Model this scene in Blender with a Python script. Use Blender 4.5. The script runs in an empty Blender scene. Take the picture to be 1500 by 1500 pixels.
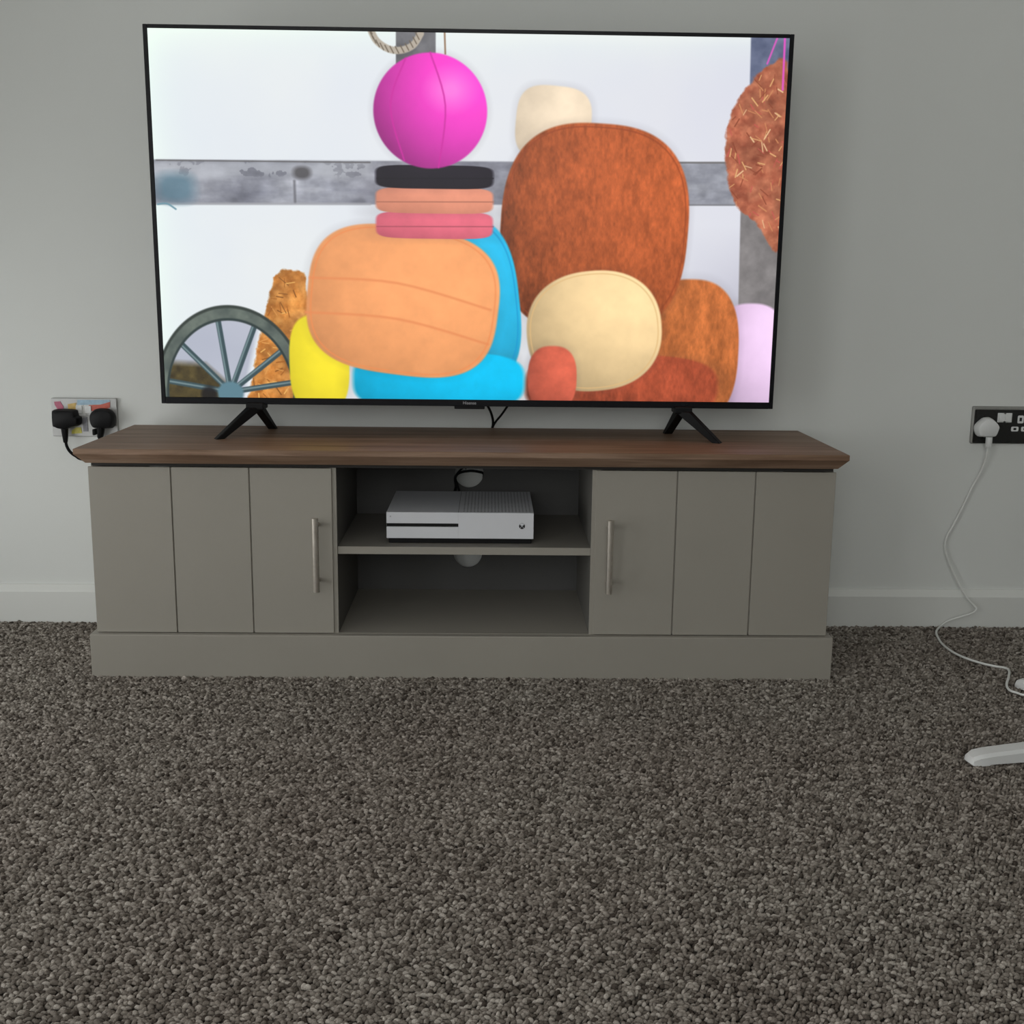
import bpy, bmesh, math, random
import numpy as np
from mathutils import Vector, Matrix, Euler
random.seed(7); np.random.seed(7)
S = bpy.context.scene
COL = S.collection
PI = math.pi

# ------------------------------------------------------------------ camera
CAM = (0.0, -2.4595, 0.7809); YAW, PITCH, ROLL, F = -0.0199, -0.1808, -0.0115, 1599.04
SX, SY = -1.08, -40.06                      # principal point offset in pixels
cam_d = bpy.data.cameras.new('camera'); cam = bpy.data.objects.new('camera', cam_d); COL.objects.link(cam)
cam_d.sensor_fit = 'HORIZONTAL'; cam_d.sensor_width = 36.0
cam_d.lens = F/1500*36.0
cam_d.shift_x = -SX/1500; cam_d.shift_y = SY/1500
cam_d.clip_start = 0.02
cam.matrix_world = Matrix.Translation(CAM) @ Matrix.Rotation(YAW, 4, 'Z') @ Matrix.Rotation(PI/2+PITCH, 4, 'X') @ Matrix.Rotation(-ROLL, 4, 'Z')
S.camera = cam

# ------------------------------------------------------------------ light
S.view_settings.view_transform = 'Standard'; S.view_settings.look = 'None'
S.view_settings.exposure = 0.0; S.view_settings.gamma = 1.0
S.view_settings.use_curve_mapping = False
w = bpy.data.worlds.new('sky'); S.world = w; w.use_nodes = True
bg = w.node_tree.nodes['Background']; bg.inputs[0].default_value = (0.82, 0.9, 1.0, 1); bg.inputs[1].default_value = 1.0

WX0, WX1, WYB, WH = -1.5, 2.6, -4.4, 2.4     # room shell
WIN1 = dict(y0=-1.8, y1=-0.3, z0=0.05, z1=0.8)   # window in the left wall
WIN2 = dict(x0=-1.3, x1=0.7, z0=0.9, z1=2.1)      # window in the wall behind the camera
def area(name, loc, rot, sx, sy, power, col):
    d = bpy.data.lights.new(name, 'AREA'); d.shape = 'RECTANGLE'; d.size = sx; d.size_y = sy
    d.energy = power; d.color = col
    o = bpy.data.objects.new(name, d); o.location = loc; o.rotation_euler = rot; COL.objects.link(o); return o
area('daylight_side', (WX0-0.16, (WIN1['y0']+WIN1['y1'])/2, (WIN1['z0']+WIN1['z1'])/2), (0, -PI/2, 0), WIN1['z1']-WIN1['z0']-.05, WIN1['y1']-WIN1['y0']-.05, 9.0, (1.0, 0.99, 0.95))
WIN3 = dict(y0=-3.5, y1=-2.2, z0=0.05, z1=2.05)     # tall opening added along the left wall to brighten the carpet there
area('added_fill_light', (WX0-0.16, (WIN3['y0']+WIN3['y1'])/2, 1.05), (0, -PI/2, 0), 1.95, 1.25, 20, (1.0, 0.99, 0.95))  # added fill light behind the extra opening
area('daylight_rear', ((WIN2['x0']+WIN2['x1'])/2, WYB-0.16, 1.5), (PI/2, 0, 0), 1.95, 1.15, 30.0, (1.0, 0.985, 0.94))

# ------------------------------------------------------------------ helpers
def at(u, v, x=None, y=None, z=None):
    """world point on a plane that a photograph pixel (1500 frame) looks at"""
    a = u-750-SX; b = -(v-750-SY)
    cr, sr = math.cos(ROLL), math.sin(ROLL)
    X = (cr*a+sr*b)/F; Z = (-sr*a+cr*b)/F
    cp, sp = math.cos(PITCH), math.sin(PITCH)
    Y = cp-sp*Z; ZZ = sp+cp*Z
    cy, sy = math.cos(YAW), math.sin(YAW)
    d = Vector((cy*X-sy*Y, sy*X+cy*Y, ZZ)); c = Vector(CAM)
    t = (x-c.x)/d.x if x is not None else (y-c.y)/d.y if y is not None else (z-c.z)/d.z
    return c+d*t

def srgb(r, g, b):
    f = lambda c: ((c/255+0.055)/1.055)**2.4 if c/255 > 0.04045 else c/255/12.92
    return (f(r), f(g), f(b), 1)

class NT:
    def __init__(s, name):
        s.m = bpy.data.materials.new(name); s.m.use_nodes = True; s.t = s.m.node_tree
        s.b = s.t.nodes['Principled BSDF']
    def n(s, typ, **k):
        nd = s.t.nodes.new(typ)
        for a, v in k.items(): setattr(nd, a, v)
        return nd
    def l(s, a, b): s.t.links.new(a, b)
    def noise(s, scale, detail=3, rough=.5, vec=None):
        x = s.n('ShaderNodeTexNoise'); x.inputs['Scale'].default_value = scale
        x.inputs['Detail'].default_value = detail; x.inputs['Roughness'].default_value = rough
        if vec: s.l(vec, x.inputs['Vector'])
        return x
    def ramp(s, fac, stops):
        r = s.n('ShaderNodeValToRGB'); e = r.color_ramp.elements
        while len(e) < len(stops): e.new(0.5)
        for q, (p, c) in zip(e, stops): q.position = p; q.color = c
        s.l(fac, r.inputs[0]); return r
    def bump(s, h, strength, dist):
        b = s.n('ShaderNodeBump'); b.inputs['Strength'].default_value = strength; b.inputs['Distance'].default_value = dist
        s.l(h, b.inputs['Height']); s.l(b.outputs[0], s.b.inputs['Normal']); return b

def mat(name, col, rough=.5, metal=0, var=.06, scale=30, bump=0, bscale=200, spec=.5):
    k = NT(name); c = k.n('ShaderNodeTexCoord')
    nz = k.noise(scale, 3, .5, c.outputs['Object'])
    lo = tuple(x*(1-var) for x in col[:3])+(1,); hi = tuple(min(1, x*(1+var)) for x in col[:3])+(1,)
    r = k.ramp(nz.outputs[0], [(.3, lo), (.7, hi)])
    k.l(r.outputs[0], k.b.inputs['Base Color'])
    k.b.inputs['Roughness'].default_value = rough; k.b.inputs['Metallic'].default_value = metal
    k.b.inputs['Specular IOR Level'].default_value = spec
    if bump:
        n2 = k.noise(bscale, 2, .5, c.outputs['Object']); k.bump(n2.outputs[0], bump, .001)
    return k.m

M = {}
M['wall'] = mat('wall_paint', (.70, .715, .69), .75, var=.012, scale=1.5, bump=.15, bscale=350)
M['ceiling'] = mat('ceiling_paint', (.8, .8, .79), .85, var=.01, scale=2)
M['skirting'] = mat('skirting_gloss', (.72, .73, .70), .35, var=.01, scale=4)
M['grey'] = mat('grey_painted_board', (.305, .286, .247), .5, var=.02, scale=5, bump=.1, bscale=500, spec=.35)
M['grey_shaded'] = mat('grey_board_shaded', (.20, .188, .165), .6, var=.02, scale=5, spec=.2)  # same board darkened, interior shade put into the colour
M['grey_deep_shade'] = mat('grey_board_deep_shade', (.135, .130, .118), .6, var=.02, scale=5, spec=.15)  # darker again, stands for the shade on the divider sides
M['back_shade'] = mat('backing_shaded', (.095, .094, .092), .7, var=.02, scale=5, spec=.15)  # back board darkened for the low light inside the cabinet
M['gap_shade'] = mat('painted_gap_shade', (.03, .027, .024), .8)  # near-black colour stands for shade in the gap under the top
M['black'] = mat('black_plastic', (.004, .004, .0045), .5, var=.1, scale=60, spec=.18)
M['blackrub'] = mat('black_rubber_cable', (.005, .005, .006), .6, var=.1, scale=80, spec=.15)
M['bezel'] = mat('tv_bezel', (.005, .005, .007), .35, var=.1, scale=60, spec=.18)
M['white'] = mat('white_plastic', (.72, .73, .72), .35, var=.02, scale=20)
M['whitecable'] = mat('white_cable', (.74, .75, .72), .45, var=.03, scale=90)
M['console'] = mat('console_white', (.66, .67, .70), .45, var=.012, scale=25)
M['steel'] = mat('brushed_steel', (.54, .50, .44), .33, .75, var=.08, scale=120)
M['chrome'] = mat('polished_chrome', (.40, .40, .39), .38, .35, var=.02, scale=20)
M['rim'] = mat('dark_chrome_rim', (.33, .33, .31), .35, .5)
M['reflplate'] = mat('chrome_dark_reflection', (.012, .012, .011), .22, 0, var=.1, scale=40, spec=.4)  # chrome plate with the dark room's reflection put into its colour
M['void'] = mat('black_hole', (.002, .002, .002), .9)
M['ink'] = mat('black_ink', (.01, .01, .011), .4)
M['vent'] = mat('vent_shadow', (.10, .10, .105), .6)
M['silver_ink'] = mat('silver_print', (.42, .42, .44), .4)
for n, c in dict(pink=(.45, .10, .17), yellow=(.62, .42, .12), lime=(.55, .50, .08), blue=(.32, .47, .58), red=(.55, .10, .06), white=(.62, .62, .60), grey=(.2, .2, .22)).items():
    M['st_'+n] = mat('colour_patch_'+n, c, .4, var=.12, scale=150)

# wood slab
def wood():
    k = NT('oak_veneer'); c = k.n('ShaderNodeTexCoord'); mp = k.n('ShaderNodeMapping')
    k.l(c.outputs['Object'], mp.inputs[0]); mp.inputs['Scale'].default_value = (1.6, 26, 26)
    a = k.noise(1.6, 8, .62, mp.outputs[0]); a.inputs['Distortion'].default_value = .8
    mp2 = k.n('ShaderNodeMapping'); k.l(c.outputs['Object'], mp2.inputs[0]); mp2.inputs['Scale'].default_value = (6, 300, 300)
    b = k.noise(1.0, 3, .6, mp2.outputs[0])
    r = k.ramp(a.outputs[0], [(.26, (.115, .063, .038, 1)), (.42, (.205, .124, .078, 1)), (.58, (.285, .185, .125, 1)), (.76, (.39, .275, .20, 1))])
    r2 = k.ramp(b.outputs[0], [(.35, (.72, .72, .72, 1)), (.6, (1, 1, 1, 1))])
    mx = k.n('ShaderNodeMix', data_type='RGBA', blend_type='MULTIPLY'); mx.inputs[0].default_value = .6
    k.l(r.outputs[0], mx.inputs[6]); k.l(r2.outputs[0], mx.inputs[7]); k.l(mx.outputs[2], k.b.inputs['Base Color'])
    k.b.inputs['Roughness'].default_value = .5; k.b.inputs['Specular IOR Level'].default_value = .3
    k.bump(b.outputs[0], .25, .0006)
    return k.m
M['wood'] = wood()

def carpet_mats():
    k = NT('carpet_backing'); c = k.n('ShaderNodeTexCoord')
    v = k.n('ShaderNodeTexVoronoi'); v.inputs['Scale'].default_value = 150; k.l(c.outputs['Object'], v.inputs['Vector'])
    r = k.ramp(v.outputs['Color'], [(.1, (.045, .04, .034, 1)), (.9, (.15, .138, .12, 1))])
    k.l(r.outputs[0], k.b.inputs['Base Color']); k.b.inputs['Roughness'].default_value = .95
    k.bump(v.outputs['Distance'], .8, .004)
    p = NT('carpet_yarn'); oi = p.n('ShaderNodeObjectInfo'); g = p.n('ShaderNodeNewGeometry')
    r = p.ramp(oi.outputs['Random'], [(0, (.062, .051, .043, 1)), (.25, (.178, .157, .136, 1)), (.7, (.287, .260, .230, 1)), (1, (.45, .416, .376, 1))])
    big = p.noise(2.2, 2, .5, g.outputs['Position']); r2 = p.ramp(big.outputs[0], [(.3, (.93, .90, .88, 1)), (.7, (1.04, 1.04, 1.02, 1))])
    fine = p.noise(900, 2, .6, g.outputs['Position']); r3 = p.ramp(fine.outputs[0], [(.3, (.6, .6, .6, 1)), (.65, (1.15, 1.15, 1.15, 1))])
    m1 = p.n('ShaderNodeMix', data_type='RGBA', blend_type='MULTIPLY'); m1.inputs[0].default_value = 1
    m2 = p.n('ShaderNodeMix', data_type='RGBA', blend_type='MULTIPLY'); m2.inputs[0].default_value = 1
    p.l(r.outputs[0], m1.inputs[6]); p.l(r2.outputs[0], m1.inputs[7]); p.l(m1.outputs[2], m2.inputs[6]); p.l(r3.outputs[0], m2.inputs[7])
    p.l(m2.outputs[2], p.b.inputs['Base Color']); p.b.inputs['Roughness'].default_value = .95; p.b.inputs['Specular IOR Level'].default_value = .1
    return k.m, p.m
M['carpet'], M['yarn'] = carpet_mats()

# mesh helpers: all collect into a bmesh
def box(bm, x0, x1, y0, y1, z0, z1, bev=0, seg=2):
    r = bmesh.ops.create_cube(bm, size=1)
    for v in r['verts']:
        v.co = Vector(((x0+x1)/2+v.co.x*(x1-x0), (y0+y1)/2+v.co.y*(y1-y0), (z0+z1)/2+v.co.z*(z1-z0)))
    if bev:
        es = list({e for v in r['verts'] for e in v.link_edges})
        bmesh.ops.bevel(bm, geom=es, offset=bev, segments=seg, affect='EDGES', profile=.5)
    return bm
def cyl(bm, p0, p1, r, seg=20, r2=None):
    p0, p1 = Vector(p0), Vector(p1); d = p1-p0
    m = Matrix.Translation((p0+p1)/2) @ d.to_track_quat('Z', 'Y').to_matrix().to_4x4()
    bmesh.ops.create_cone(bm, cap_ends=True, segments=seg, radius1=r, radius2=r if r2 is None else r2, depth=d.length, matrix=m)
    return bm
def catmull(P, n=8, closed=False):
    P = [Vector(p) for p in P]; out = []; N = len(P)
    for i in range(N if closed else N-1):
        if closed: a, b, c, d = P[(i-1) % N], P[i], P[(i+1) % N], P[(i+2) % N]
        else: a, b, c, d = P[max(i-1, 0)], P[i], P[i+1], P[min(i+2, N-1)]
        for k in range(n):
            t = k/n; out.append(.5*((2*b)+(c-a)*t+(2*a-5*b+4*c-d)*t*t+(3*b-a-3*c+d)*t**3))
    if not closed: out.append(P[-1])
    return out
def tube(bm, pts, r, seg=8, smooth=8):
    P = catmull(pts, smooth) if smooth else [Vector(p) for p in pts]
    rr = r if callable(r) else (lambda t: r)
    rings = []; up = Vector((0, 0, 1)); prev = None
    for i, p in enumerate(P):
        t = (P[min(i+1, len(P)-1)]-P[max(i-1, 0)]).normalized()
        if prev is None:
            n = t.orthogonal().normalized()
        else:
            n = (prev-t*prev.dot(t)).normalized()
        prev = n; b = t.cross(n); q = rr(i/(len(P)-1))
        rings.append([bm.verts.new(p+(n*math.cos(2*PI*k/seg)+b*math.sin(2*PI*k/seg))*q) for k in range(seg)])
    for A, B in zip(rings, rings[1:]):
        for k in range(seg): bm.faces.new((A[k], A[(k+1) % seg], B[(k+1) % seg], B[k]))
    bm.faces.new(rings[0][::-1]); bm.faces.new(rings[-1]); return bm
def prism(bm, outline, y0, y1, bev=0):
    """outline of (x, z), extruded from y0 (front) to y1 (back)"""
    f = [bm.verts.new((x, y0, z)) for x, z in outline]; b = [bm.verts.new((x, y1, z)) for x, z in outline]
    n = len(f); faces = [bm.faces.new(f), bm.faces.new(b[::-1])]
    for i in range(n): faces.append(bm.faces.new((f[i], b[i], b[(i+1) % n], f[(i+1) % n])))
    bmesh.ops.recalc_face_normals(bm, faces=faces)
    if bev:
        es = [e for e in faces[0].edges]
        bmesh.ops.bevel(bm, geom=es, offset=bev, segments=3, affect='EDGES', profile=.5)
    return bm
def obj(name, bm, m, parent=None, smooth=False, angle=35):
    me = bpy.data.meshes.new(name); bm.normal_update(); bm.to_mesh(me); bm.free()
    me.materials.append(M[m] if isinstance(m, str) else m)
    if smooth:
        me.polygons.foreach_set('use_smooth', [True]*len(me.polygons))
        me.set_sharp_from_angle(angle=math.radians(angle))
    o = bpy.data.objects.new(name, me); COL.objects.link(o)
    if parent: o.parent = parent; o.matrix_parent_inverse = Matrix.Translation(parent.location).inverted() if not parent.parent else Matrix()
    return o
def tag(o, label, cat, group=None, kind=None):
    o['label'] = label; o['category'] = cat
    if group: o['group'] = group
    if kind: o['kind'] = kind
    return o
def thing(name, label, cat, loc, group=None):
    o = bpy.data.objects.new(name, None); COL.objects.link(o); o.location = loc; o.empty_display_size = .05
    return tag(o, label, cat, group)
def struct(name, bm, m, parent=None, label=None):
    o = obj(name, bm, m, parent)
    if not parent: o['kind'] = 'structure'
    if label: o['label'] = label
    return o
B = bmesh.new

# ------------------------------------------------------------------ room shell
struct('floor', box(B(), WX0-.1, WX1+.1, WYB-.1, .1, -.1, -.001), 'carpet', label='floor under the grey brown loop pile carpet')
struct('wall_back', box(B(), WX0-.1, WX1+.1, 0, .1, -.001, WH), 'wall', label='plain pale grey painted wall behind the television')
struct('ceiling', box(B(), WX0-.1, WX1+.1, WYB-.1, .1, WH, WH+.1), 'ceiling', label='plain white ceiling')
struct('wall_right', box(B(), WX1, WX1+.1, WYB, 0, -.001, WH), 'wall', label='plain painted wall to the right')
bm = B()
a = WIN1
box(bm, WX0-.1, WX0, a['y1'], 0, -.001, WH); e = WIN3
box(bm, WX0-.1, WX0, e['y1'], a['y0'], -.001, WH); box(bm, WX0-.1, WX0, WYB, e['y0'], -.001, WH)
box(bm, WX0-.1, WX0, e['y0'], e['y1'], -.001, e['z0']); box(bm, WX0-.1, WX0, e['y0'], e['y1'], e['z1'], WH)
box(bm, WX0-.1, WX0, a['y0'], a['y1'], -.001, a['z0']); box(bm, WX0-.1, WX0, a['y0'], a['y1'], a['z1'], WH)
struct('wall_left', bm, 'wall', label='painted wall with the window on the left side')
bm = B(); c = WIN2
box(bm, WX0, c['x0'], WYB-.1, WYB, -.001, WH); box(bm, c['x1'], WX1, WYB-.1, WYB, -.001, WH)
box(bm, c['x0'], c['x1'], WYB-.1, WYB, -.001, c['z0']); box(bm, c['x0'], c['x1'], WYB-.1, WYB, c['z1'], WH)
struct('wall_rear', bm, 'wall', label='painted wall behind the viewer')
def glass():
    k = NT('window_glass'); t = k.n('ShaderNodeBsdfTransparent'); g = k.n('ShaderNodeBsdfGlossy'); g.inputs['Roughness'].default_value = .02
    mx = k.n('ShaderNodeMixShader'); mx.inputs[0].default_value = .07
    k.l(t.outputs[0], mx.inputs[1]); k.l(g.outputs[0], mx.inputs[2]); k.l(mx.outputs[0], k.t.nodes['Material Output'].inputs[0]); return k.m
M['glass'] = glass()
def window(name, u0, u1, z0, z1, along_y, pos, label):
    def bb(bm, a0, a1, d0, d1, q0, q1):
        return box(bm, d0, d1, a0, a1, q0, q1) if along_y else box(bm, a0, a1, d0, d1, q0, q1)
    d0, d1 = pos-.085, pos-.035; bm = B(); t = .055
    bb(bm, u0, u1, d0, d1, z0, z0+t); bb(bm, u0, u1, d0, d1, z1-t, z1)
    bb(bm, u0, u0+t, d0, d1, z0+t, z1-t); bb(bm, u1-t, u1, d0, d1, z0+t, z1-t)
    mid = (u0+u1)/2; bb(bm, mid-t/2, mid+t/2, d0, d1, z0+t, z1-t)
    o = struct(name, bm, 'white', label=label)
    for s0, s1 in ((u0+t, mid-t/2), (mid+t/2, u1-t)):
        obj('pane', bb(B(), s0, s1, pos-.062, pos-.056, z0+t, z1-t), 'glass', o)
window('window_1', WIN1['y0'], WIN1['y1'], WIN1['z0'], WIN1['z1'], True, WX0, 'white framed window in the left wall')
window('window_added', WIN3['y0'], WIN3['y1'], WIN3['z0'], WIN3['z1'], True, WX0, 'tall white framed glazed opening added in the left wall for light')
window('window_2', WIN2['x0'], WIN2['x1'], WIN2['z0'], WIN2['z1'], False, WYB, 'white framed window behind the viewer')
# skirting, profile with a chamfered top
def skirt(name, x0, x1):
    bm = B(); H = .0905
    prof = [(0, 0), (-.018, 0), (-.018, H-.015), (-.015, H-.011), (-.006, H), (0, H)]
    A = [bm.verts.new((x0, y, z)) for y, z in prof]; C = [bm.verts.new((x1, y, z)) for y, z in prof]
    n = len(prof)
    for i in range(n): bm.faces.new((A[i], A[(i+1) % n], C[(i+1) % n], C[i]))
    bm.faces.new(A[::-1]); bm.faces.new(C); bmesh.ops.recalc_face_normals(bm, faces=bm.faces)
    return struct(name, bm, 'skirting', label='low white skirting board along the television wall')
skirt('baseboard_back', WX0, WX1)
o = obj('baseboard_right', box(B(), WX1-.018, WX1, WYB, -.018, 0, .09), 'skirting'); o['kind'] = 'structure'
o = obj('baseboard_left', box(B(), WX0, WX0+.018, WYB, -.018, 0, .09), 'skirting'); o['kind'] = 'structure'

# ------------------------------------------------------------------ carpet pile: instanced loops
def carpet():
    lm = bmesh.new()
    bmesh.ops.create_icosphere(lm, subdivisions=2, radius=1)
    for v in lm.verts:
        v.co = Vector((v.co.x*.0047, v.co.y*.0024, v.co.z*.0031+.0011*(1-v.co.x**2)))
    me = bpy.data.meshes.new('yarn_loop'); lm.to_mesh(me); lm.free(); me.materials.append(M['yarn'])
    me.polygons.foreach_set('use_smooth', [True]*len(me.polygons))
    p = .0058
    x = np.arange(-1.49, 1.95, p); y = np.arange(-3.3, -.02, p*.86)
    X, Y = np.meshgrid(x, y); X = X+(np.arange(len(y)) % 2)[:, None]*p*.5
    # rows run slightly diagonal and wander like tufting
    Y = Y+.0025*np.sin(X*9+Y*3); X = X+.003*np.sin(Y*11)
    X = X.ravel()+np.random.uniform(-.0014, .0014, X.size); Y = Y.ravel()+np.random.uniform(-.0014, .0014, Y.size)
    keep = ~((X > -.785) & (X < .686) & (Y > -.370)) & (Y < -.021)
    X, Y = X[keep], Y[keep]; Z = np.random.uniform(-.0004, .0034, X.size)
    pm = bpy.data.meshes.new('carpet_pile'); pm.vertices.add(len(X))
    pm.vertices.foreach_set('co', np.stack([X, Y, Z], 1).astype(np.float32).ravel()); pm.materials.append(M['yarn'])
    o = bpy.data.objects.new('carpet_pile', pm); COL.objects.link(o)
    tag(o, 'grey brown flecked loop pile carpet covering the whole floor', 'carpet', kind='stuff')
    ng = bpy.data.node_groups.new('loops', 'GeometryNodeTree')
    ng.interface.new_socket('Geometry', in_out='INPUT', socket_type='NodeSocketGeometry')
    ng.interface.new_socket('Geometry', in_out='OUTPUT', socket_type='NodeSocketGeometry')
    N = ng.nodes; L = ng.links
    gi = N.new('NodeGroupInput'); go = N.new('NodeGroupOutput'); ip = N.new('GeometryNodeInstanceOnPoints')
    src = bpy.data.objects.new('yarn_loop', me)      # source of the instances, never linked to the scene
    oi = N.new('GeometryNodeObjectInfo'); oi.inputs['Object'].default_value = src
    rv = N.new('FunctionNodeRandomValue'); rv.data_type = 'FLOAT_VECTOR'
    rv.inputs[0].default_value = (-.45, -.45, -.5); rv.inputs[1].default_value = (.45, .45, 1.3)
    sc = N.new('FunctionNodeRandomValue'); sc.data_type = 'FLOAT_VECTOR'
    sc.inputs[0].default_value = (.75, .75, .7); sc.inputs[1].default_value = (1.2, 1.2, 1.35)
    sc.inputs['Seed'].default_value = 5
    L.new(gi.outputs[0], ip.inputs['Points']); L.new(oi.outputs['Geometry'], ip.inputs['Instance'])
    L.new(rv.outputs[0], ip.inputs['Rotation']); L.new(sc.outputs[0], ip.inputs['Scale']); L.new(ip.outputs[0], go.inputs[0])
    md = o.modifiers.new('loops', 'NODES'); md.node_group = ng
carpet()

# ------------------------------------------------------------------ TV cabinet
cab = thing('tv_cabinet', 'long grey low television cabinet with brown wooden top and two plank doors', 'cabinet', (-.05, -.2, 0))
SL, SR, ST, SF, SBK = -.7909, .6911, .4666, -.3987, -.0376
BL, BR, BT = -.7783, .6792, .427
DF, CF = -.362, -.345             # door front, carcass front
PT = .0915
# top: square edge above, chamfer below on front and sides
bm = B()
z0, z1, z2 = .4368, .4562, ST; c = .0155
def ring(x0, x1, y0, y1, z): return [bm.verts.new(p) for p in ((x0, y0, z), (x1, y0, z), (x1, y1, z), (x0, y1, z))]
R = [ring(SL+c, SR-c, SF+c+.003, SBK, z0), ring(SL, SR, SF, SBK, z1), ring(SL, SR, SF, SBK, z2-.001), ring(SL+.001, SR-.001, SF+.001, SBK, z2)]
for A, C in zip(R, R[1:]):
    for k in range(4): bm.faces.new((A[k], A[(k+1) % 4], C[(k+1) % 4], C[k]))
bm.faces.new(R[0][::-1]); bm.faces.new(R[-1]); obj('top', bm, 'wood', cab)
# carcass panels
T = .016
obj('side_panel', box(B(), BL, BL+T, CF, SBK+.004, PT, BT, .0008, 1), 'grey', cab)
obj('side_panel', box(B(), BR-T, BR, CF, SBK+.004, PT, BT, .0008, 1), 'grey', cab)
IL, IR = -.2998, .2008
for xa, xb in ((IL-T, IL), (IR, IR+T)):
    d_ = obj('divider', box(B(), xa, xb, CF-.0110, SBK+.004, PT, BT), 'grey_deep_shade', cab)
    obj('front_edge', box(B(), xa, xb, CF-.0125, CF-.0110, PT, BT, .0004, 1), 'grey', d_)  # front edge keeps the plain grey, the divider carries painted shade
obj('top_rail', box(B(), BL+.004, BR-.004, DF+.008, SBK+.004, BT, z0), 'gap_shade', cab)
obj('bottom_panel', box(B(), BL+T, IL-T, CF, SBK+.004, PT-T, PT), 'grey_shaded', cab)
obj('bottom_panel', box(B(), IR+T, BR-T, CF, SBK+.004, PT-T, PT), 'grey_shaded', cab)
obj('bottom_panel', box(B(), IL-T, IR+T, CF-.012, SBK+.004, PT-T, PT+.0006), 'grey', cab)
sh_ = obj('shelf', box(B(), IL, IR, CF-.0070, SBK+.004, .2537, .2690), 'grey_shaded', cab)
obj('front_edge', box(B(), IL, IR, CF-.0085, CF-.0070, .2537, .2690, .0004, 1), 'grey', sh_)  # front edge in plain grey, shelf behind it in the shaded copy
# plinth: front board and two returns with eased top edge
bm = B()
x0, x1, y0 = -.7896, .6906, -.374
box(bm, x0, x1, y0, y0+.0245, 0, PT, .0015)
obj('plinth', bm, 'grey', cab)
for xa, xb in ((x0, BL+.004), (BR-.004, x1)):
    obj('plinth_return', box(B(), xa, xb, y0+.0247, SBK+.004, 0, PT, .0008, 1), 'grey', cab)
# back panel with two round cable holes
def back_panel():
    bm = B(); y = -.036; x0, x1, z0, z1 = IL, IR, PT, BT
    es = []
    def loop(P):
        v = [bm.verts.new((a, y, b)) for a, b in P]
        for i in range(len(v)): es.append(bm.edges.new((v[i], v[(i+1) % len(v)])))
    loop([(x0, z0), (x1, z0), (x1, z1), (x0, z1)])
    for cx, cz in ((-.047, .363), (-.0493, .177)):
        loop([(cx+.0325*math.cos(t*PI/18), cz+.0325*math.sin(t*PI/18)) for t in range(36)])
    bmesh.ops.triangle_fill(bm, use_beauty=True, use_dissolve=False, edges=es)
    g = bmesh.ops.extrude_face_region(bm, geom=list(bm.faces))
    for v in g['geom']:
        if isinstance(v, bmesh.types.BMVert): v.co.y += .003
    bmesh.ops.recalc_face_normals(bm, faces=bm.faces)
    obj('back_panel', bm, 'back_shade', cab)
back_panel()
# doors: three planks each
def door(xs, hx):
    d = obj('door', box(B(), xs[0]+.002, xs[-1]-.002, DF+.0045, CF-.001, PT+.003, BT-.002), 'grey', cab)
    for i in range(3):
        a = xs[i]+(.0013 if i else 0); b_ = xs[i+1]-(.0013 if i < 2 else 0)
        obj('plank', box(B(), a, b_, DF, DF+.0046, PT+.0015, BT-.0005, .0007, 1), 'grey', d)
    bm = B(); yh = DF-.030
    cyl(bm, (hx, yh, .1865), (hx, yh, .3335), .0064, 20)
    for z in (.204, .316): cyl(bm, (hx, yh, z), (hx, DF+.001, z), .0042, 14)
    h = obj('handle', bm, 'steel', d, smooth=True); h['label'] = 'brushed steel bar handle'
    return d
d1 = door([BL, -.6192, -.4677, -.3085], -.3373); d1['label'] = 'left plank door'
d2 = door([.2083, .3675, .5213, BR], .2352); d2['label'] = 'right plank door'

# ------------------------------------------------------------------ games console on the shelf
ZS = .2692
con = thing('games_console', 'white games console with a vented right half, on the open cabinet shelf', 'console', (-.06, -.2, ZS))
cx0, cx1, cy0, cy1, cz0, cz1 = -.2062, .0884, -.3220, -.092, ZS+.0100, ZS+.0632
obj('base', box(B(), cx0+.004, cx1-.004, cy0+.0015, cy1-.004, ZS+.0003, cz0, .001, 1), 'black', con)
zs = cz0+.0270      # slot height
xm = -.0625
bm = B()
box(bm, cx0, cx1, cy0+.005, cy1, cz0, cz1, .0006, 1)            # body behind the face
box(bm, xm, cx1, cy0, cy0+.006, cz0, cz1, .0006, 1)              # right face
box(bm, cx0, xm+.0005, cy0, cy0+.006, cz0, zs-.0035, .0006, 1)   # below the slot
box(bm, cx0, xm+.0005, cy0, cy0+.006, zs+.0035, cz1, .0006, 1)   # above the slot
obj('body', bm, 'console', con)
obj('disc_slot', box(B(), cx0+.0003, xm, cy0+.0035, cy0+.0055, zs-.0035, zs+.0035), 'void', con)
# perforated right half of the lid: one row of holes per column
bm = B(); nx, ny = 20, 26
for i in range(nx):
    for j in range(ny):
        px = -.055+(i+.5)*(cx1-.004+.055)/nx; py = cy0+.006+(j+.5)*(cy1-cy0-.012)/ny
        bmesh.ops.create_circle(bm, cap_ends=True, segments=10, radius=.0017, matrix=Matrix.Translation((px, py, cz1+.00015)))
o = obj('vent_hole', bm, 'vent', con); o['kind'] = 'stuff'
obj('lid_seam', box(B(), xm-.0004, xm+.0004, cy0+.001, cy1-.001, cz1-.0003, cz1+.0002), 'ink', con)
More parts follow.
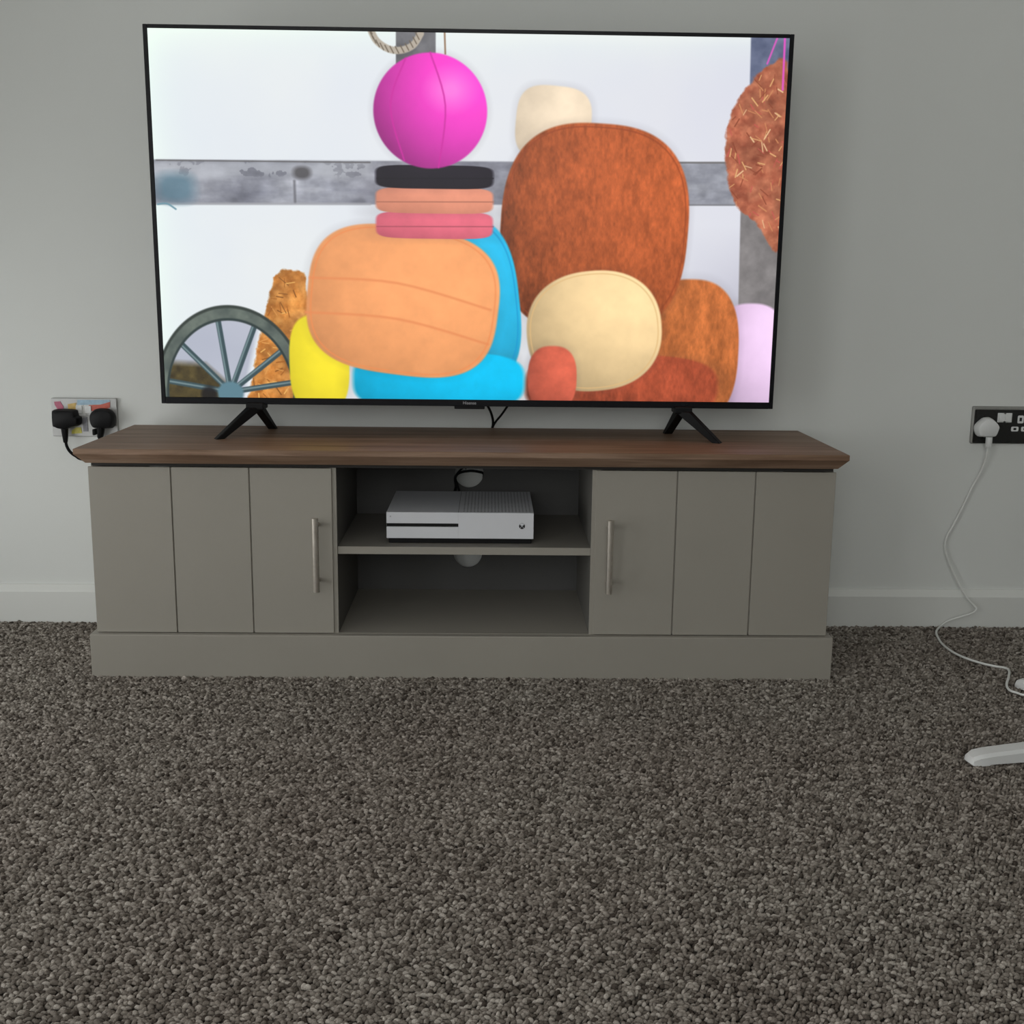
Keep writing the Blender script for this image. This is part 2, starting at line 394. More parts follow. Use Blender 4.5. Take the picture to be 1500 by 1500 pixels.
# power button: disc with the white sphere-and-cross emblem
bx, bz = .0650, cz0+.0265
bm = B(); cyl(bm, (bx, cy0-.0006, bz), (bx, cy0+.001, bz), .0060, 28); pb = obj('power_button', bm, 'ink', con, smooth=True)
bm = B()
for s in (-1, 1):   # curved cross: upper wedge light, as on the emblem
    tube(bm, [(bx+s*.0046, cy0-.0009, bz+.0034), (bx+s*.0020, cy0-.0009, bz+.0016), (bx, cy0-.0009, bz+.0000)], .00035, 6, 3)
    tube(bm, [(bx+s*.0001, cy0-.0009, bz+.0000), (bx+s*.0022, cy0-.0009, bz-.0020), (bx+s*.0036, cy0-.0009, bz-.0044)], .00035, 6, 3)
prism(bm, [(bx-.0040, bz+.0042), (bx-.0022, bz+.0022), (bx, bz+.0008), (bx+.0022, bz+.0022), (bx+.0040, bz+.0042), (bx+.0018, bz+.0055), (bx-.0018, bz+.0055)], cy0-.0010, cy0-.0005)
obj('emblem', bm, 'console', pb)
obj('eject_button', cyl(B(), (cx0+.0080, cy0-.0004, cz1-.0085), (cx0+.0080, cy0+.001, cz1-.0085), .0016, 16), 'silver_ink', con)
bm = B()
tube(bm, [(-.082, -.086, .316), (-.080, -.066, .322), (-.076, -.050, .335), (-.078, -.042, .352), (-.070, -.040, .364), (-.045, -.0385, .369), (-.022, -.036, .366), (-.014, -.024, .360), (-.014, -.014, .35)], .0030, 8)
tube(bm, [(-.066, -.086, .316), (-.068, -.062, .326), (-.074, -.050, .342), (-.077, -.041, .356), (-.066, -.036, .371), (-.055, -.022, .376), (-.055, -.014, .37)], .0024, 8)
lead = obj('console_lead', bm, 'blackrub', con, smooth=True); lead['label'] = 'black leads running through the round cable hole'

# ------------------------------------------------------------------ television
tv = thing('television', 'large flat television with thin black frame showing a bright barn scene, on the cabinet', 'television', (-.045, -.2, .4666))
tx0, tx1, tz0, tz1 = -.6787, .5887, .5326, 1.2697
sx0, sx1, sz0, sz1 = -.6700, .5800, .5462, 1.2625
TY = -.2
TILT = Matrix.Translation((0, TY, tz0)) @ Matrix.Rotation(.0156, 4, 'X') @ Matrix.Translation((0, -TY, -tz0))
def tilt(bm): bmesh.ops.transform(bm, matrix=TILT, verts=bm.verts); return bm
bm = B()
y0, y1 = TY-.001, TY+.010
box(bm, tx0, sx0, y0, y1, tz0, tz1, .0008, 1); box(bm, sx1, tx1, y0, y1, tz0, tz1, .0008, 1)
box(bm, sx0, sx1, y0, y1, sz1, tz1, .0008, 1); box(bm, sx0, sx1, y0-.001, y1, tz0, sz0, .0008, 1)
obj('bezel', tilt(bm), 'bezel', tv)
bm = B(); box(bm, tx0+.003, tx1-.003, TY+.010, TY+.022, tz0+.003, tz1-.003, .002)
prism(bm, [(-.56, tz0+.01), (.47, tz0+.01), (.47, .93), (.40, 1.0), (-.49, 1.0), (-.56, .93)], TY+.020, TY+.072, .008)
obj('rear_housing', tilt(bm), 'black', tv)
bm = B(); box(bm, -.075, -.012, TY-.001, TY+.008, tz0-.006, tz0+.001, .0015); obj('sensor_bump', tilt(bm), 'black', tv)
# screen picture drawn below, on a real flat screen
bm = B(); v = [bm.verts.new(p) for p in ((sx0, TY+.0012, sz0), (sx1, TY+.0012, sz0), (sx1, TY+.0012, sz1), (sx0, TY+.0012, sz1))]
f = bm.faces.new(v); uvl = bm.loops.layers.uv.new('UVMap')
for lp, q in zip(f.loops, ((0, 0), (1, 0), (1, 1), (0, 1))): lp[uvl].uv = q
scr = obj('screen', tilt(bm), 'bezel', tv)
# maker's name on the lower bezel
def text(s, size, loc, name, m, parent, tiltit=False):
    cu = bpy.data.curves.new(name, 'FONT'); cu.body = s; cu.size = size; cu.align_x = 'CENTER'; cu.align_y = 'CENTER'; cu.extrude = .0001
    t = bpy.data.objects.new(name, cu); COL.objects.link(t)
    dg = bpy.context.evaluated_depsgraph_get(); me = bpy.data.meshes.new_from_object(t.evaluated_get(dg))
    bpy.data.objects.remove(t)
    bm = B(); bm.from_mesh(me); bmesh.ops.transform(bm, matrix=Matrix.Translation(loc) @ Matrix.Rotation(PI/2, 4, 'X'), verts=bm.verts)
    if tiltit: tilt(bm)
    me.materials.clear()
    return obj(name, bm, m, parent)
text('Hisense', .0088, (-.0435, TY-.0023, tz0+.0068), 'logo', 'silver_ink', tv, True)
# splayed feet: a front and a rear toe meeting under the frame
def foot(apex, front, rear):
    bm = B(); zt = .4668
    def leg(tip, w0, w1, ap):
        a = Vector(ap); b = Vector(tip); d = b-a; side = Vector((d.x, d.y, 0)).normalized(); n = Vector((-side.y, side.x, 0))
        L = []
        for p, w, hgt in ((a, w0, 1), (a.lerp(b, .5), (w0+w1)/2, 1), (b, w1, 1)):
            L.append([p+side*w-n*.009, p+side*w+n*.009, p-side*w+n*.009, p-side*w-n*.009])
        R = [[bm.verts.new(q) for q in r] for r in L]
        for A, C in zip(R, R[1:]):
            for k in range(4): bm.faces.new((A[k], A[(k+1) % 4], C[(k+1) % 4], C[k]))
        bm.faces.new(R[0][::-1]); bm.faces.new(R[-1])
    ap = Vector(apex)
    leg(front, .017, .0085, ap+Vector((0, -.012, 0))); leg(rear, .017, .0085, ap+Vector((0, .012, 0)))
    box(bm, ap.x-.018, ap.x+.018, ap.y-.02, ap.y+.028, .522, tz0+.004, .002)
    bmesh.ops.recalc_face_normals(bm, faces=bm.faces)
    bmesh.ops.bevel(bm, geom=[e for e in bm.edges if e.calc_length() > .03], offset=.0015, segments=1, affect='EDGES')
    return obj('foot', bm, 'black', tv)
foot((-.4850, TY+.005, .527), (-.5510, -.2495, .4668), (-.4750, -.0820, .4668))
foot((.4000, TY+.005, .527), (.4660, -.2455, .4668), (.3860, -.1050, .4668))
# two leads hanging behind the set into the gap behind the cabinet
bm = B()
tube(bm, [at(714, 594, y=-.12), at(719, 604, y=-.08), at(722, 616, y=-.045), at(721, 627, y=-.022), (-.006, -.020, .44), (-.006, -.020, .36)], .0028, 8)
tube(bm, [at(744, 594, y=-.12), at(735, 607, y=-.08), at(726, 618, y=-.045), at(721, 628, y=-.022), (0, -.017, .44), (0, -.017, .36)], .0024, 8)
o = obj('tv_lead', bm, 'blackrub', tv, smooth=True); o['label'] = 'thin black leads hanging behind the cabinet top'

# ---- picture on the screen (generated in this script)
W_, H_ = 1240, 712
def rng_noise(w, h, seed, stretch=(1, 1), octs=4):
    rs = np.random.RandomState(seed); out = np.zeros((H_, W_)); amp = 1; tot = 0
    for o_ in range(octs):
        gw = max(2, int(w*2**o_*stretch[0])); gh = max(2, int(h*2**o_*stretch[1]))
        g = rs.rand(gh+1, gw+1); yy = np.linspace(0, gh-1e-3, H_); xx = np.linspace(0, gw-1e-3, W_)
        yi = yy.astype(int); xi = xx.astype(int); fy = (yy-yi)[:, None]; fx = (xx-xi)[None, :]
        fy = fy*fy*(3-2*fy); fx = fx*fx*(3-2*fx)
        A = g[yi][:, xi]; Bq = g[yi][:, xi+1]; Cq = g[yi+1][:, xi]; D = g[yi+1][:, xi+1]
        out += amp*((A*(1-fx)+Bq*fx)*(1-fy)+(Cq*(1-fx)+D*fx)*fy); tot += amp; amp *= .55
    return out/tot
def uv(x, y):            # picture measured off the photograph -> picture pixels
    u = (x-218)/937; v = (y-42)/541
    for _ in range(6):
        u = (x-(218+25*v))/(937-55*v); v = (y-(42+15*u))/(541-10*u)
    return u*W_, v*H_
GX, GY = np.meshgrid(np.arange(W_)+.5, np.arange(H_)+.5)
img = np.zeros((H_, W_, 3))
SC = W_/937
def paint(mask, col):
    global img
    c = np.asarray(col, float)
    if c.ndim == 1: c = c[None, None, :]
    img = img*(1-mask[..., None])+c*mask[..., None]
def ss(d, soft): return np.clip(.5-d/(2*soft), 0, 1)
def supere(cx, cy, rx, ry, p=2.4, rot=0):
    X, Y = uv(cx, cy); x = (GX-X)/SC; y = (GY-Y)/SC; c, s = math.cos(rot), math.sin(rot)
    x, y = x*c+y*s, -x*s+y*c
    r = (np.abs(x/rx)**p+np.abs(y/ry)**p)**(1/p)
    return (r-1)*min(rx, ry), x/rx, y/ry
def poly(P, smooth=0):
    if smooth: P = [(q.x, q.y) for q in catmull([(a, b, 0) for a, b in P], smooth, True)]
    Q = [uv(*q) for q in P]; n = len(Q); d = np.full((H_, W_), 1e9); ins = np.zeros((H_, W_), bool)
    for i in range(n):
        (x0, y0), (x1, y1) = Q[i], Q[(i+1) % n]; ex, ey = x1-x0, y1-y0; wx, wy = GX-x0, GY-y0
        t = np.clip((wx*ex+wy*ey)/(ex*ex+ey*ey+1e-9), 0, 1); d = np.minimum(d, (wx-t*ex)**2+(wy-t*ey)**2)
        c = ((y0 <= GY) & (y1 > GY)) | ((y1 <= GY) & (y0 > GY))
        with np.errstate(divide='ignore', invalid='ignore'): xi = x0+(GY-y0)*ex/(ey if ey else 1e-9)
        ins ^= c & (GX < xi)
    d = np.sqrt(d)/SC; return np.where(ins, -d, d)
def stroke(P, wd, col, soft=.8, smooth=6):
    if smooth: P = [(q.x, q.y) for q in catmull([(a, b, 0) for a, b in P], smooth)]
    Q = [uv(*q) for q in P]; d = np.full((H_, W_), 1e9)
    for (x0, y0), (x1, y1) in zip(Q, Q[1:]):
        ex, ey = x1-x0, y1-y0; wx, wy = GX-x0, GY-y0; t = np.clip((wx*ex+wy*ey)/(ex*ex+ey*ey+1e-9), 0, 1)
        d = np.minimum(d, (wx-t*ex)**2+(wy-t*ey)**2)
    paint(ss(np.sqrt(d)/SC-wd/2, soft), col)
def shade(col, k): return np.clip(np.asarray(col, float)[None, None, :]*k[..., None], 0, 255)
N1 = rng_noise(5, 3, 1); N2 = rng_noise(40, 24, 2); N3 = rng_noise(14, 30, 3, (1, 1)); N4 = rng_noise(90, 50, 4); NF = rng_noise(60, 14, 5)
NG = rng_noise(240, 70, 6); u_ = GX/W_; v_ = GY/H_
# whitewashed barn boards
base = np.stack([224+10*N1-14*(u_-.5)*u_, 231+8*N1-12*u_*u_, 240+0*u_-6*u_], -1)
base += (np.exp(-v_/.05)+np.exp(-u_/.03))[..., None]*np.array([8, 14, 4])
lowr = np.clip((u_-.8)*6, 0, 1)*np.clip((v_-.5)*5, 0, 1); base -= lowr[..., None]*np.array([30, 32, 28])
img = base
# horizontal rail
m = ss(poly([(200, 227), (1200, 232), (1200, 292), (200, 292)]), 1.2)
rail = np.stack([138+70*(N3-.5), 140+70*(N3-.5), 150+66*(N3-.5)], -1)*(.82+.45*N2)[..., None]
paint(m, rail)
paint(ss(poly([(200, 229), (540, 231), (540, 252), (380, 250), (300, 256), (200, 250)]), 5)*.55*(N2 > .35), (190, 193, 200))
stroke([(230, 228), (540, 231)], 2.0, (105, 104, 106)); stroke([(230, 291), (540, 291)], 3, (165, 166, 172), 1.5)
d, _, _ = supere(441, 246, 13, 9); paint(ss(d, 3)*.8, (72, 70, 72))
stroke([(430, 258), (431, 288)], 2.5, (100, 100, 106), 2)
d, _, _ = supere(258, 268, 28, 21, 3); paint(ss(d, 8)*.8, (95, 128, 145))
stroke([(960, 231), (1064, 231)], 2.5, (110, 108, 108), 1); stroke([(1075, 292), (960, 292)], 2, (120, 120, 125), 1)
stroke([(232, 292), (245, 291), (258, 299)], 2.5, (110, 150, 165)); 
# posts
paint(ss(poly([(578, 40), (636, 40), (636, 92), (578, 92)]), 1), np.stack([108+50*(N2-.5)]*3, -1)+np.array([0, 0, 4]))
paint(ss(poly([(652, 40), (1096, 40), (1096, 60), (652, 60)]), 8)*.5, (238, 240, 240))
stroke([(649, 48), (650, 78)], 2.5, (150, 120, 95))
stroke([(541, 44), (550, 60), (567, 71), (585, 73), (603, 66), (614, 50)], 10, (182, 172, 158), 1, 5)
for i in range(13):
    t = .15+i*.19; x = 578-36*math.cos(t*1.12); y = 40+32*math.sin(t*1.12); stroke([(x-4, y-4), (x+1, y+5)], 1.6, (110, 98, 84), .7, 0)
post = np.stack([104+60*(N2-.5), 112+60*(N2-.5), 138+60*(N2-.5)], -1)
paint(ss(poly([(1098, 50), (1160, 50), (1150, 240), (1094, 240)]), 1.2), post)
post = np.stack([128+60*(N1-.5), 124+60*(N1-.5), 124+60*(N1-.5)], -1)*(.8+.4*N2)[..., None]
paint(ss(poly([(1084, 270), (1150, 270), (1140, 450), (1080, 450)]), 1.2), post)
# hanging net of hay
hay = ss(poly([(1098, 118), (1120, 98), (1152, 90), (1160, 200), (1150, 330), (1134, 360), (1118, 340), (1104, 316), (1080, 296), (1066, 262), (1060, 215), (1066, 170), (1082, 138)], 5)+7*(N4-.5), 1.6)
paint(hay, np.stack([178+70*(N4-.5), 104+66*(N4-.5), 78+50*(N4-.5)], -1)*(.72+.5*N2)[..., None])
rs = random.Random(3)
keep = img.copy()
for i in range(110):
    x = rs.uniform(1066, 1148); y = rs.uniform(105, 335); a = rs.uniform(.2, 2.6); l = rs.uniform(6, 16)
    stroke([(x, y), (x+l*math.cos(a), y+l*math.sin(a))], rs.uniform(.9, 1.9), rs.choice([(228, 178, 120), (206, 140, 96), (140, 72, 52), (236, 196, 150), (196, 92, 84)]), .6, 0)
hs = hay[..., None]; img = img*hs+keep*(1-hs)
stroke([(1137, 56), (1122, 92)], 2.6, (214, 96, 190)); stroke([(1148, 56), (1145, 128)], 3, (226, 90, 196))
# straw bale and cart wheel
bale = ss(poly([(360, 600), (378, 500), (392, 432), (400, 400), (412, 388), (445, 392), (470, 600)])+7*(N4-.5), 1.6)
paint(bale, np.stack([206+80*(N4-.5), 136+80*(N4-.5), 66+60*(N4-.5)], -1)*(.7+.55*N2)[..., None])
dW, wx, wy = supere(338, 577, 113, 132, 2)
inner = ss(dW+12, 2)
paint(inner*ss(poly([(225, 440), (384, 440), (352, 600), (225, 600)]), 4)*.75, np.stack([168+50*(N1-.5), 172+50*(N1-.5), 190+40*(N1-.5)], -1))
paint(inner*ss(poly([(225, 528), (300, 532), (330, 560), (330, 610), (225, 610)]), 6), np.stack([78+50*(N4-.5), 68+44*(N4-.5), 42+20*(N4-.5)], -1))
keep = img.copy()
for i in range(70):
    x = rs.uniform(362, 440); y = rs.uniform(398, 582); a = rs.uniform(0, 3.1); l = rs.uniform(7, 18)
    stroke([(x, y), (x+l*math.cos(a), y+l*math.sin(a))], rs.uniform(.9, 1.8), rs.choice([(240, 186, 104), (222, 156, 84), (160, 96, 40), (128, 80, 36)]), .6, 0)
hs = bale[..., None]; img = img*hs+keep*(1-hs)
for q in ((262, 497), (318, 460), (377, 458), (424, 500), (450, 556), (236, 556)):
    stroke([(337, 575), q], 8.5, (62, 82, 88), .8, 0); stroke([(335, 574), (q[0]-2, q[1])], 2.5, (120, 142, 146), 1, 0)
ringm = ss(np.abs(dW+8)-9, 1.2); paint(ringm, np.stack([96+60*(N2-.5), 106+60*(N2-.5), 100+50*(N2-.5)], -1))
paint(ss(np.abs(dW-.5)-2, 1), (58, 66, 62)); paint(ss(np.abs(dW+16)-1.6, 1), (50, 62, 62))
d, _, _ = supere(337, 577, 20, 18, 2); paint(ss(d, 2), (96, 132, 146)); d, _, _ = supere(306, 580, 12, 14, 2); paint(ss(d, 3)*.85, (28, 26, 28))
# generic heap in front: plain plush cushions, folded cloths and a ball
def cushion(cx, cy, rx, ry, col, p=2.6, rot=0, lx=.35, ly=-.35, amp=.30, tex=.10, soft=1.3, tx=None, piping=None):
    d, x, y = supere(cx, cy, rx, ry, p, rot)
    k = 1+amp*(-(x*x+y*y)*.40+x*lx+y*ly)+tex*((N2 if tx is None else tx)-.5)+(0 if tx is None else .3*(NG-.5))
    paint(ss(d-4, 6)*.10, np.array((60, 50, 60)))
    paint(ss(d, soft), shade(col, k))
    if piping: paint(ss(np.abs(d+5)-.9, .9)*.7, piping)
cushion(1096, 520, 58, 84, (238, 206, 240), tex=.05, lx=.6, amp=.25)
cushion(1006, 512, 78, 112, (190, 108, 58), tex=.45, tx=NF, lx=.5)
cushion(808, 176, 56, 54, (246, 226, 198), 3.2, .08, amp=.16)
cushion(868, 330, 142, 156, (186, 94, 52), 2.7, .05, tex=.30, tx=NF, lx=.45, piping=(150, 70, 40))
cushion(908, 565, 150, 50, (168, 78, 52), 3, 0, tex=.3, tx=NF)
cushion(868, 480, 104, 92, (248, 216, 162), 2.3, -.1, lx=.5, ly=-.4, amp=.28, tex=.08, piping=(226, 186, 128))
cushion(806, 552, 38, 50, (220, 104, 80), 2.6, 0, tex=.3)
cushion(676, 440, 86, 130, (40, 190, 236), 2.8, -.12, lx=.3, tex=.08, piping=(20, 150, 210))
cushion(466, 530, 46, 74, (252, 232, 52), 3, 0, amp=.14, tex=.05)
cushion(640, 556, 132, 44, (10, 196, 244), 3.4, 0, lx=.4, amp=.2, tex=.08)
cushion(588, 436, 146, 112, (255, 172, 112), 3.0, .12, lx=.25, ly=-.2, amp=.2, tex=.09, piping=(240, 142, 84))
for pts in ([(452, 400), (580, 408), (716, 448)], [(446, 452), (580, 462), (712, 500)]):
    stroke(pts, 2.2, (232, 140, 88), 2.2)
for y, h_, col in ((322, 20, (232, 110, 130)), (286, 19, (232, 150, 122)), (252, 17, (34, 30, 40))):   # folded cloths
    cushion(634, y, 88, h_, col, 5, .0, amp=.14, tex=.1, soft=.5); stroke([(550, y+2), (720, y+2)], 1.4, tuple(c_*.72 for c_ in col), .8, 0)
cushion(628, 158, 84, 82, (240, 62, 196), 2.0, 0, lx=.55, ly=-.45, amp=.34, tex=.03)        # ball
d, x, y = supere(658, 128, 26, 22, 2); paint(ss(d, 16)*.45, (255, 190, 240))
stroke([(592, 84), (570, 150), (590, 228)], 2, (205, 40, 160), 1.2); stroke([(628, 76), (650, 150), (640, 238)], 2, (205, 40, 160), 1.2)
img = np.clip(img, 0, 255)/255
lin = np.where(img > .04045, ((img+.055)/1.055)**2.4, img/12.92)
im = bpy.data.images.new('screen_picture', W_, H_, float_buffer=True); im.colorspace_settings.name = 'Linear Rec.709'
buf = np.ones((H_, W_, 4), np.float32); buf[..., :3] = lin[::-1]; im.pixels.foreach_set(buf.ravel()); im.pack(); im.update()
k = NT('lit_screen'); ti = k.n('ShaderNodeTexImage'); ti.image = im; ti.extension = 'EXTEND'
k.l(ti.outputs[0], k.b.inputs['Emission Color']); k.b.inputs['Emission Strength'].default_value = 1.0
k.b.inputs['Base Color'].default_value = (.004, .004, .004, 1); k.b.inputs['Roughness'].default_value = .35; k.b.inputs['Specular IOR Level'].default_value = .2
scr.data.materials.clear(); scr.data.materials.append(k.m); scr['label'] = 'bright lit screen with a barn picture'

# ------------------------------------------------------------------ wall sockets
def rrect(x0, x1, z0, z1, r, n=5):
    P = []
    for cx, cz, a0 in ((x1-r, z1-r, 0), (x0+r, z1-r, 1), (x0+r, z0+r, 2), (x1-r, z0+r, 3)):
        for i in range(n+1):
            a = (a0+i/n)*PI/2; P.append((cx+r*math.cos(a), cz+r*math.sin(a)))
    return P
def socket(x, z, plate, insert, label, sl, free=(), inset=0):
    t = thing('wall_socket', label, 'socket', (x, 0, z), 'double wall sockets on the television wall')
    obj('plate', prism(B(), rrect(x+inset, x+.146-inset, z+inset*.3, z+.086-inset*1.6, .003), -.0088, -.001, .0012), plate, t)
    for s in (0, 1):
        if s not in free: continue
        cx = x+.036+s*.074; cz = z+.039
        # three pin openings in pale surrounds
        for (dx, dz, w, h) in ((0, .018, .007, .009), (-.0115, -.004, .0085, .0055), (.0115, -.004, .0085, .0055)):
            e = obj('pin_surround', prism(B(), rrect(cx+dx-w, cx+dx+w, cz+dz-h, cz+dz+h, .003), -.0093, -.0084), insert, t)
            obj('pin_hole', prism(B(), rrect(cx+dx-w*.38, cx+dx+w*.38, cz+dz-h*.45, cz+dz+h*.45, .0008), -.0096, -.0092), 'void', e)
    for sx in sl:
        e = obj('switch_surround', prism(B(), rrect(x+sx-.0095, x+sx+.0095, z+.050, z+.0715, .001), -.0095, -.0084), insert, t)
        bm = B(); a = x+sx
        prism(bm, rrect(a-.007, a+.007, z+.0525, z+.0695, .001), -.0128, -.0094, .001); obj('rocker', bm, insert, e)
    return t
XL, ZL, XR, ZR = -.9828, .4353, 1.0971, .4361
sl = socket(XL, ZL, 'chrome', 'white', 'shiny chrome double wall socket with coloured patches and two black plugs', (.063, .083))
sr = socket(XR, ZR, 'reflplate', 'white', 'double wall socket coloured as if reflecting a dark room, holding the single white plug, at right edge', (.066, .080), (1,), .0045)
obj('edge_trim', prism(B(), rrect(XR, XR+.146, ZR, ZR+.086, .004), -.0070, 0, .0035), 'rim', sr)['label'] = 'thin chrome rim'
def colour_patch(name, P, m):  # thin flat coloured patches on the left plate
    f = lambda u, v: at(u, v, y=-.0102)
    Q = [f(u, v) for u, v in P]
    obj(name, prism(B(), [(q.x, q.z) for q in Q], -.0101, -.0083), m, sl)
colour_patch('colour_patch', [(79, 588.5), (88, 588), (93, 596), (92, 603), (85, 601), (80, 593)], 'st_pink')
colour_patch('colour_patch', [(99, 592), (111, 590), (112, 602), (100, 603)], 'st_yellow')
colour_patch('colour_patch', [(113, 585.8), (160, 585.8), (161, 588.5), (150, 592), (113, 593.5)], 'st_blue')
colour_patch('colour_patch', [(130, 593.5), (146, 593), (161, 588.8), (161, 597), (146, 602), (133, 602), (130, 597)], 'st_red')
colour_patch('colour_patch', [(105, 631), (111, 626), (118.5, 626), (120, 634.5), (105, 635.5)], 'st_lime')
colour_patch('colour_patch', [(121, 612), (127.5, 611), (129, 632), (122, 632)], 'st_grey')
colour_patch('colour_patch', [(112, 596), (127, 596), (127, 609), (113, 609)], 'st_white')

def plug(name, label, x, z, w, h, m, flat=False, shape='round', group=None, prot=.036):
    t = thing(name, label, 'plug', (x, 0, z), group)
    def outline(s):
        if shape == 'round':
            P = [(-.5, -.18), (-.5, .15), (-.36, .40), (-.15, .5), (.15, .5), (.36, .40), (.5, .15), (.5, -.18), (.42, -.42), (.25, -.5), (-.25, -.5), (-.42, -.42)]
        elif shape == 'peak':
            P = [(-.5, -.12), (-.46, .12), (-.25, .38), (-.10, .5), (.10, .5), (.28, .36), (.5, .08), (.48, -.16), (.40, -.42), (.28, -.5), (-.28, -.5), (-.42, -.40)]
        else:
            P = [(-.48, -.30), (-.48, .32), (-.40, .47), (.0, .5), (.34, .47), (.40, .36), (.42, .16), (.52, .08), (.52, -.22), (.42, -.34), (.20, -.42), (.0, -.5), (-.25, -.48), (-.40, -.40)]
        return [(q.x, q.y) for q in catmull([(a, b, 0) for a, b in P], 3, True)]
    bm = B(); R = []
    for yy, s in ((-.0098, .93), (-.020, 1.0), (-prot+.008, .96), (-prot+.002, .88), (-prot, .74)):
        R.append([bm.verts.new((x+a*w*s, yy, z+b*h*s)) for a, b in outline(s)])
    for A, C in zip(R, R[1:]):
        n = len(A)
        for k_ in range(n): bm.faces.new((A[k_], A[(k_+1) % n], C[(k_+1) % n], C[k_]))
    bm.faces.new(R[0]); bm.faces.new(R[-1]); bmesh.ops.recalc_face_normals(bm, faces=bm.faces)
    obj('plug_body', bm, m, t, smooth=True)
    return t
# black plugs, left pair
pL = at(94.5, 614.5, y=-.035); pR = at(147.3, 614, y=-.035)
g = 'black plugs in the left socket'
t1 = plug('black_plug', 'bulky black plug in the left half of the colour-patched chrome socket', pL.x, pL.z, .0600, .0450, 'black', shape='bulky', group=g, prot=.042)
t2 = plug('black_plug', 'rounded black plug in the right half of the colour-patched chrome socket', pR.x, pR.z, .0545, .0445, 'black', group=g, prot=.036)
tube_r = lambda t: .0088*(1-t)+.0045*t
bm = B(); tube(bm, [at(94.5, 625, y=-.026), at(95.5, 638, y=-.026), at(96, 648, y=-.024)], tube_r, 10); obj('cable_grip', bm, 'black', t1, smooth=True)
bm = B(); tube(bm, [at(96, 645, y=-.024), at(98, 654, y=-.021), at(103, 662, y=-.018), at(111, 668, y=-.014), at(124, 673, y=-.011), (-.84, -.0095, .385), (-.77, -.0095, .36), (-.70, -.0095, .30)], .0034, 8); obj('cable', bm, 'blackrub', t1, smooth=True)
bm = B(); box(bm, at(100, 0, y=-.018).x, at(104.5, 0, y=-.018).x, -.026, -.0100, at(100, 637, y=-.02).z, at(100, 628, y=-.02).z, .002); obj('release_tab', bm, 'black', t1)
bm = B(); tube(bm, [at(147.5, 625, y=-.026), at(147.5, 634, y=-.026), at(146.5, 641, y=-.024)], lambda t: .0095*(1-t)+.006*t, 10); obj('cable_grip', bm, 'black', t2, smooth=True)
bm = B(); tube(bm, [at(146.5, 640, y=-.024), at(147, 650, y=-.018), (-.845, -.013, .40), (-.80, -.013, .375), (-.74, -.013, .33)], .0034, 8); obj('cable', bm, 'blackrub', t2, smooth=True)
# white plug and its long lead
pW = at(1449.3, 626.8, y=-.035)
t3 = plug('white_plug', 'white plug with a long thin white lead trailing down to the carpet', pW.x, pW.z, .0520, .0440, 'white', shape='peak')
bm = B(); tube(bm, [at(1449, 640, y=-.026), at(1448.5, 648, y=-.026), at(1447.5, 656, y=-.024)], lambda t: .0072 if t < .85 else .0060, 10); obj('cable_grip', bm, 'white', t3, smooth=True)
P = [at(u, v, y=yy) for u, v, yy in ((1447.5, 653, -.024), (1444, 672, -.020), (1437, 690, -.016), (1424, 714, -.012), (1409, 745, -.010), (1396, 770, -.010), (1387, 786, -.012), (1384, 800, -.014), (1388, 818, -.016), (1397, 840, -.020), (1408, 862, -.026), (1418, 878, -.030), (1427, 887, -.034), (1430, 893, -.038), (1422, 899, -.036), (1404, 904.5, -.032), (1388, 910, -.028), (1378, 917, -.027))]
P += [at(u, v, z=.0105) for u, v in ((1371.5, 925), (1374, 934), (1381, 944), (1394, 954), (1412, 963), (1436, 971), (1458, 976), (1471, 978))]
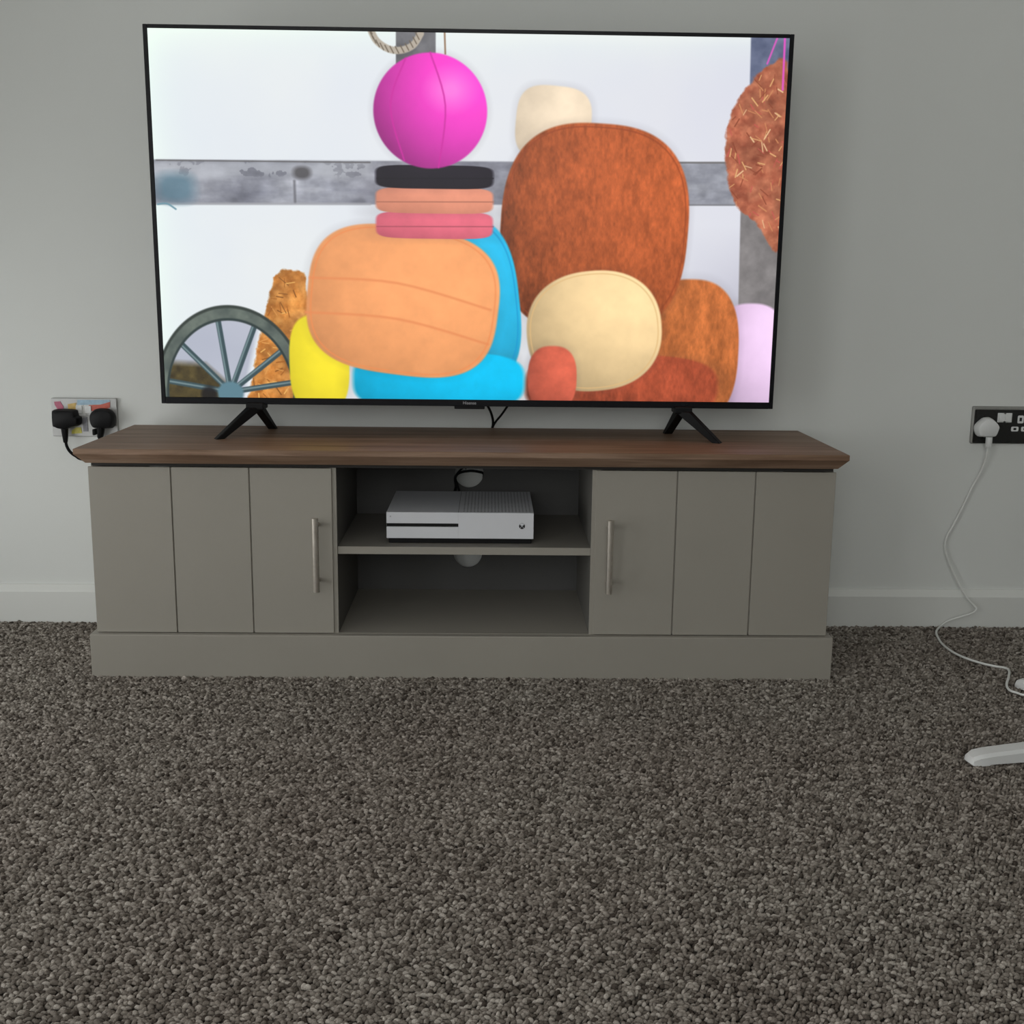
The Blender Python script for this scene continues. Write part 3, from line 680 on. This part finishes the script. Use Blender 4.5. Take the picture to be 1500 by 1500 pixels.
P += [at(1478, 982, z=.012), at(1477.5, 992, z=.014), at(1474.5, 1003, z=.012), at(1479, 1011, z=.0105), at(1490, 1015, z=.0105), at(1500, 1018, z=.0105), at(1520, 1020, z=.0105)]
P += [Vector((1.16, -.47, .0105)), Vector((1.24, -.53, .012))]
bm = B(); tube(bm, P, .0024, 8, 6); obj('cable', bm, 'whitecable', t3, smooth=True)

# ------------------------------------------------------------------ white stand: legs poke in at the right edge
st = thing('floor_stand', 'white plastic floor stand with flat splayed legs poking in at right edge', 'stand', (1.27, -.687, 0))
HUB = Vector((1.27, -.687, 0))
def stand_leg(tip, w=.034):
    tip = Vector(tip); d = (HUB-tip); L = d.length; d.normalize(); n = Vector((-d.y, d.x, 0)); bm = B(); R = []
    for s, wf, h, zb in ((.0, .50, .011, .0085), (.004, .78, .0185, .0060), (.014, .96, .0235, .0055), (.030, 1.0, .0255, .0055), (.034, 1.0, .026, .0075), (.15, 1.03, .032, .0075), (.30, 1.1, .040, .0085), (L-.03, 1.35, .050, .010)):
        p = tip+d*s; hw = w*wf/2; c = min(.005, hw*.4)
        prof = [(-hw, zb), (-hw, h-c), (-hw+c, h), (hw-c, h), (hw, h-c), (hw, zb)]
        R.append([bm.verts.new((p.x+n.x*a, p.y+n.y*a, b)) for a, b in prof])
    for A, C in zip(R, R[1:]):
        for k_ in range(6): bm.faces.new((A[k_], A[(k_+1) % 6], C[(k_+1) % 6], C[k_]))
    bm.faces.new(R[0][::-1]); bm.faces.new(R[-1]); bmesh.ops.recalc_face_normals(bm, faces=bm.faces)
    return obj('leg', bm, 'white', st, smooth=True, angle=30)
stand_leg((.799, -.766, 0)); stand_leg((1.056, -.402, 0)); stand_leg((1.52, -.42, 0)); stand_leg((1.46, -1.02, 0))
bm = B(); cyl(bm, (HUB.x, HUB.y, .008), (HUB.x, HUB.y, .058), .062, 36, .050); obj('hub', bm, 'white', st, smooth=True)
bm = B(); cyl(bm, (HUB.x, HUB.y, .055), (HUB.x, HUB.y, .62), .014, 24); obj('pole', bm, 'white', st, smooth=True)
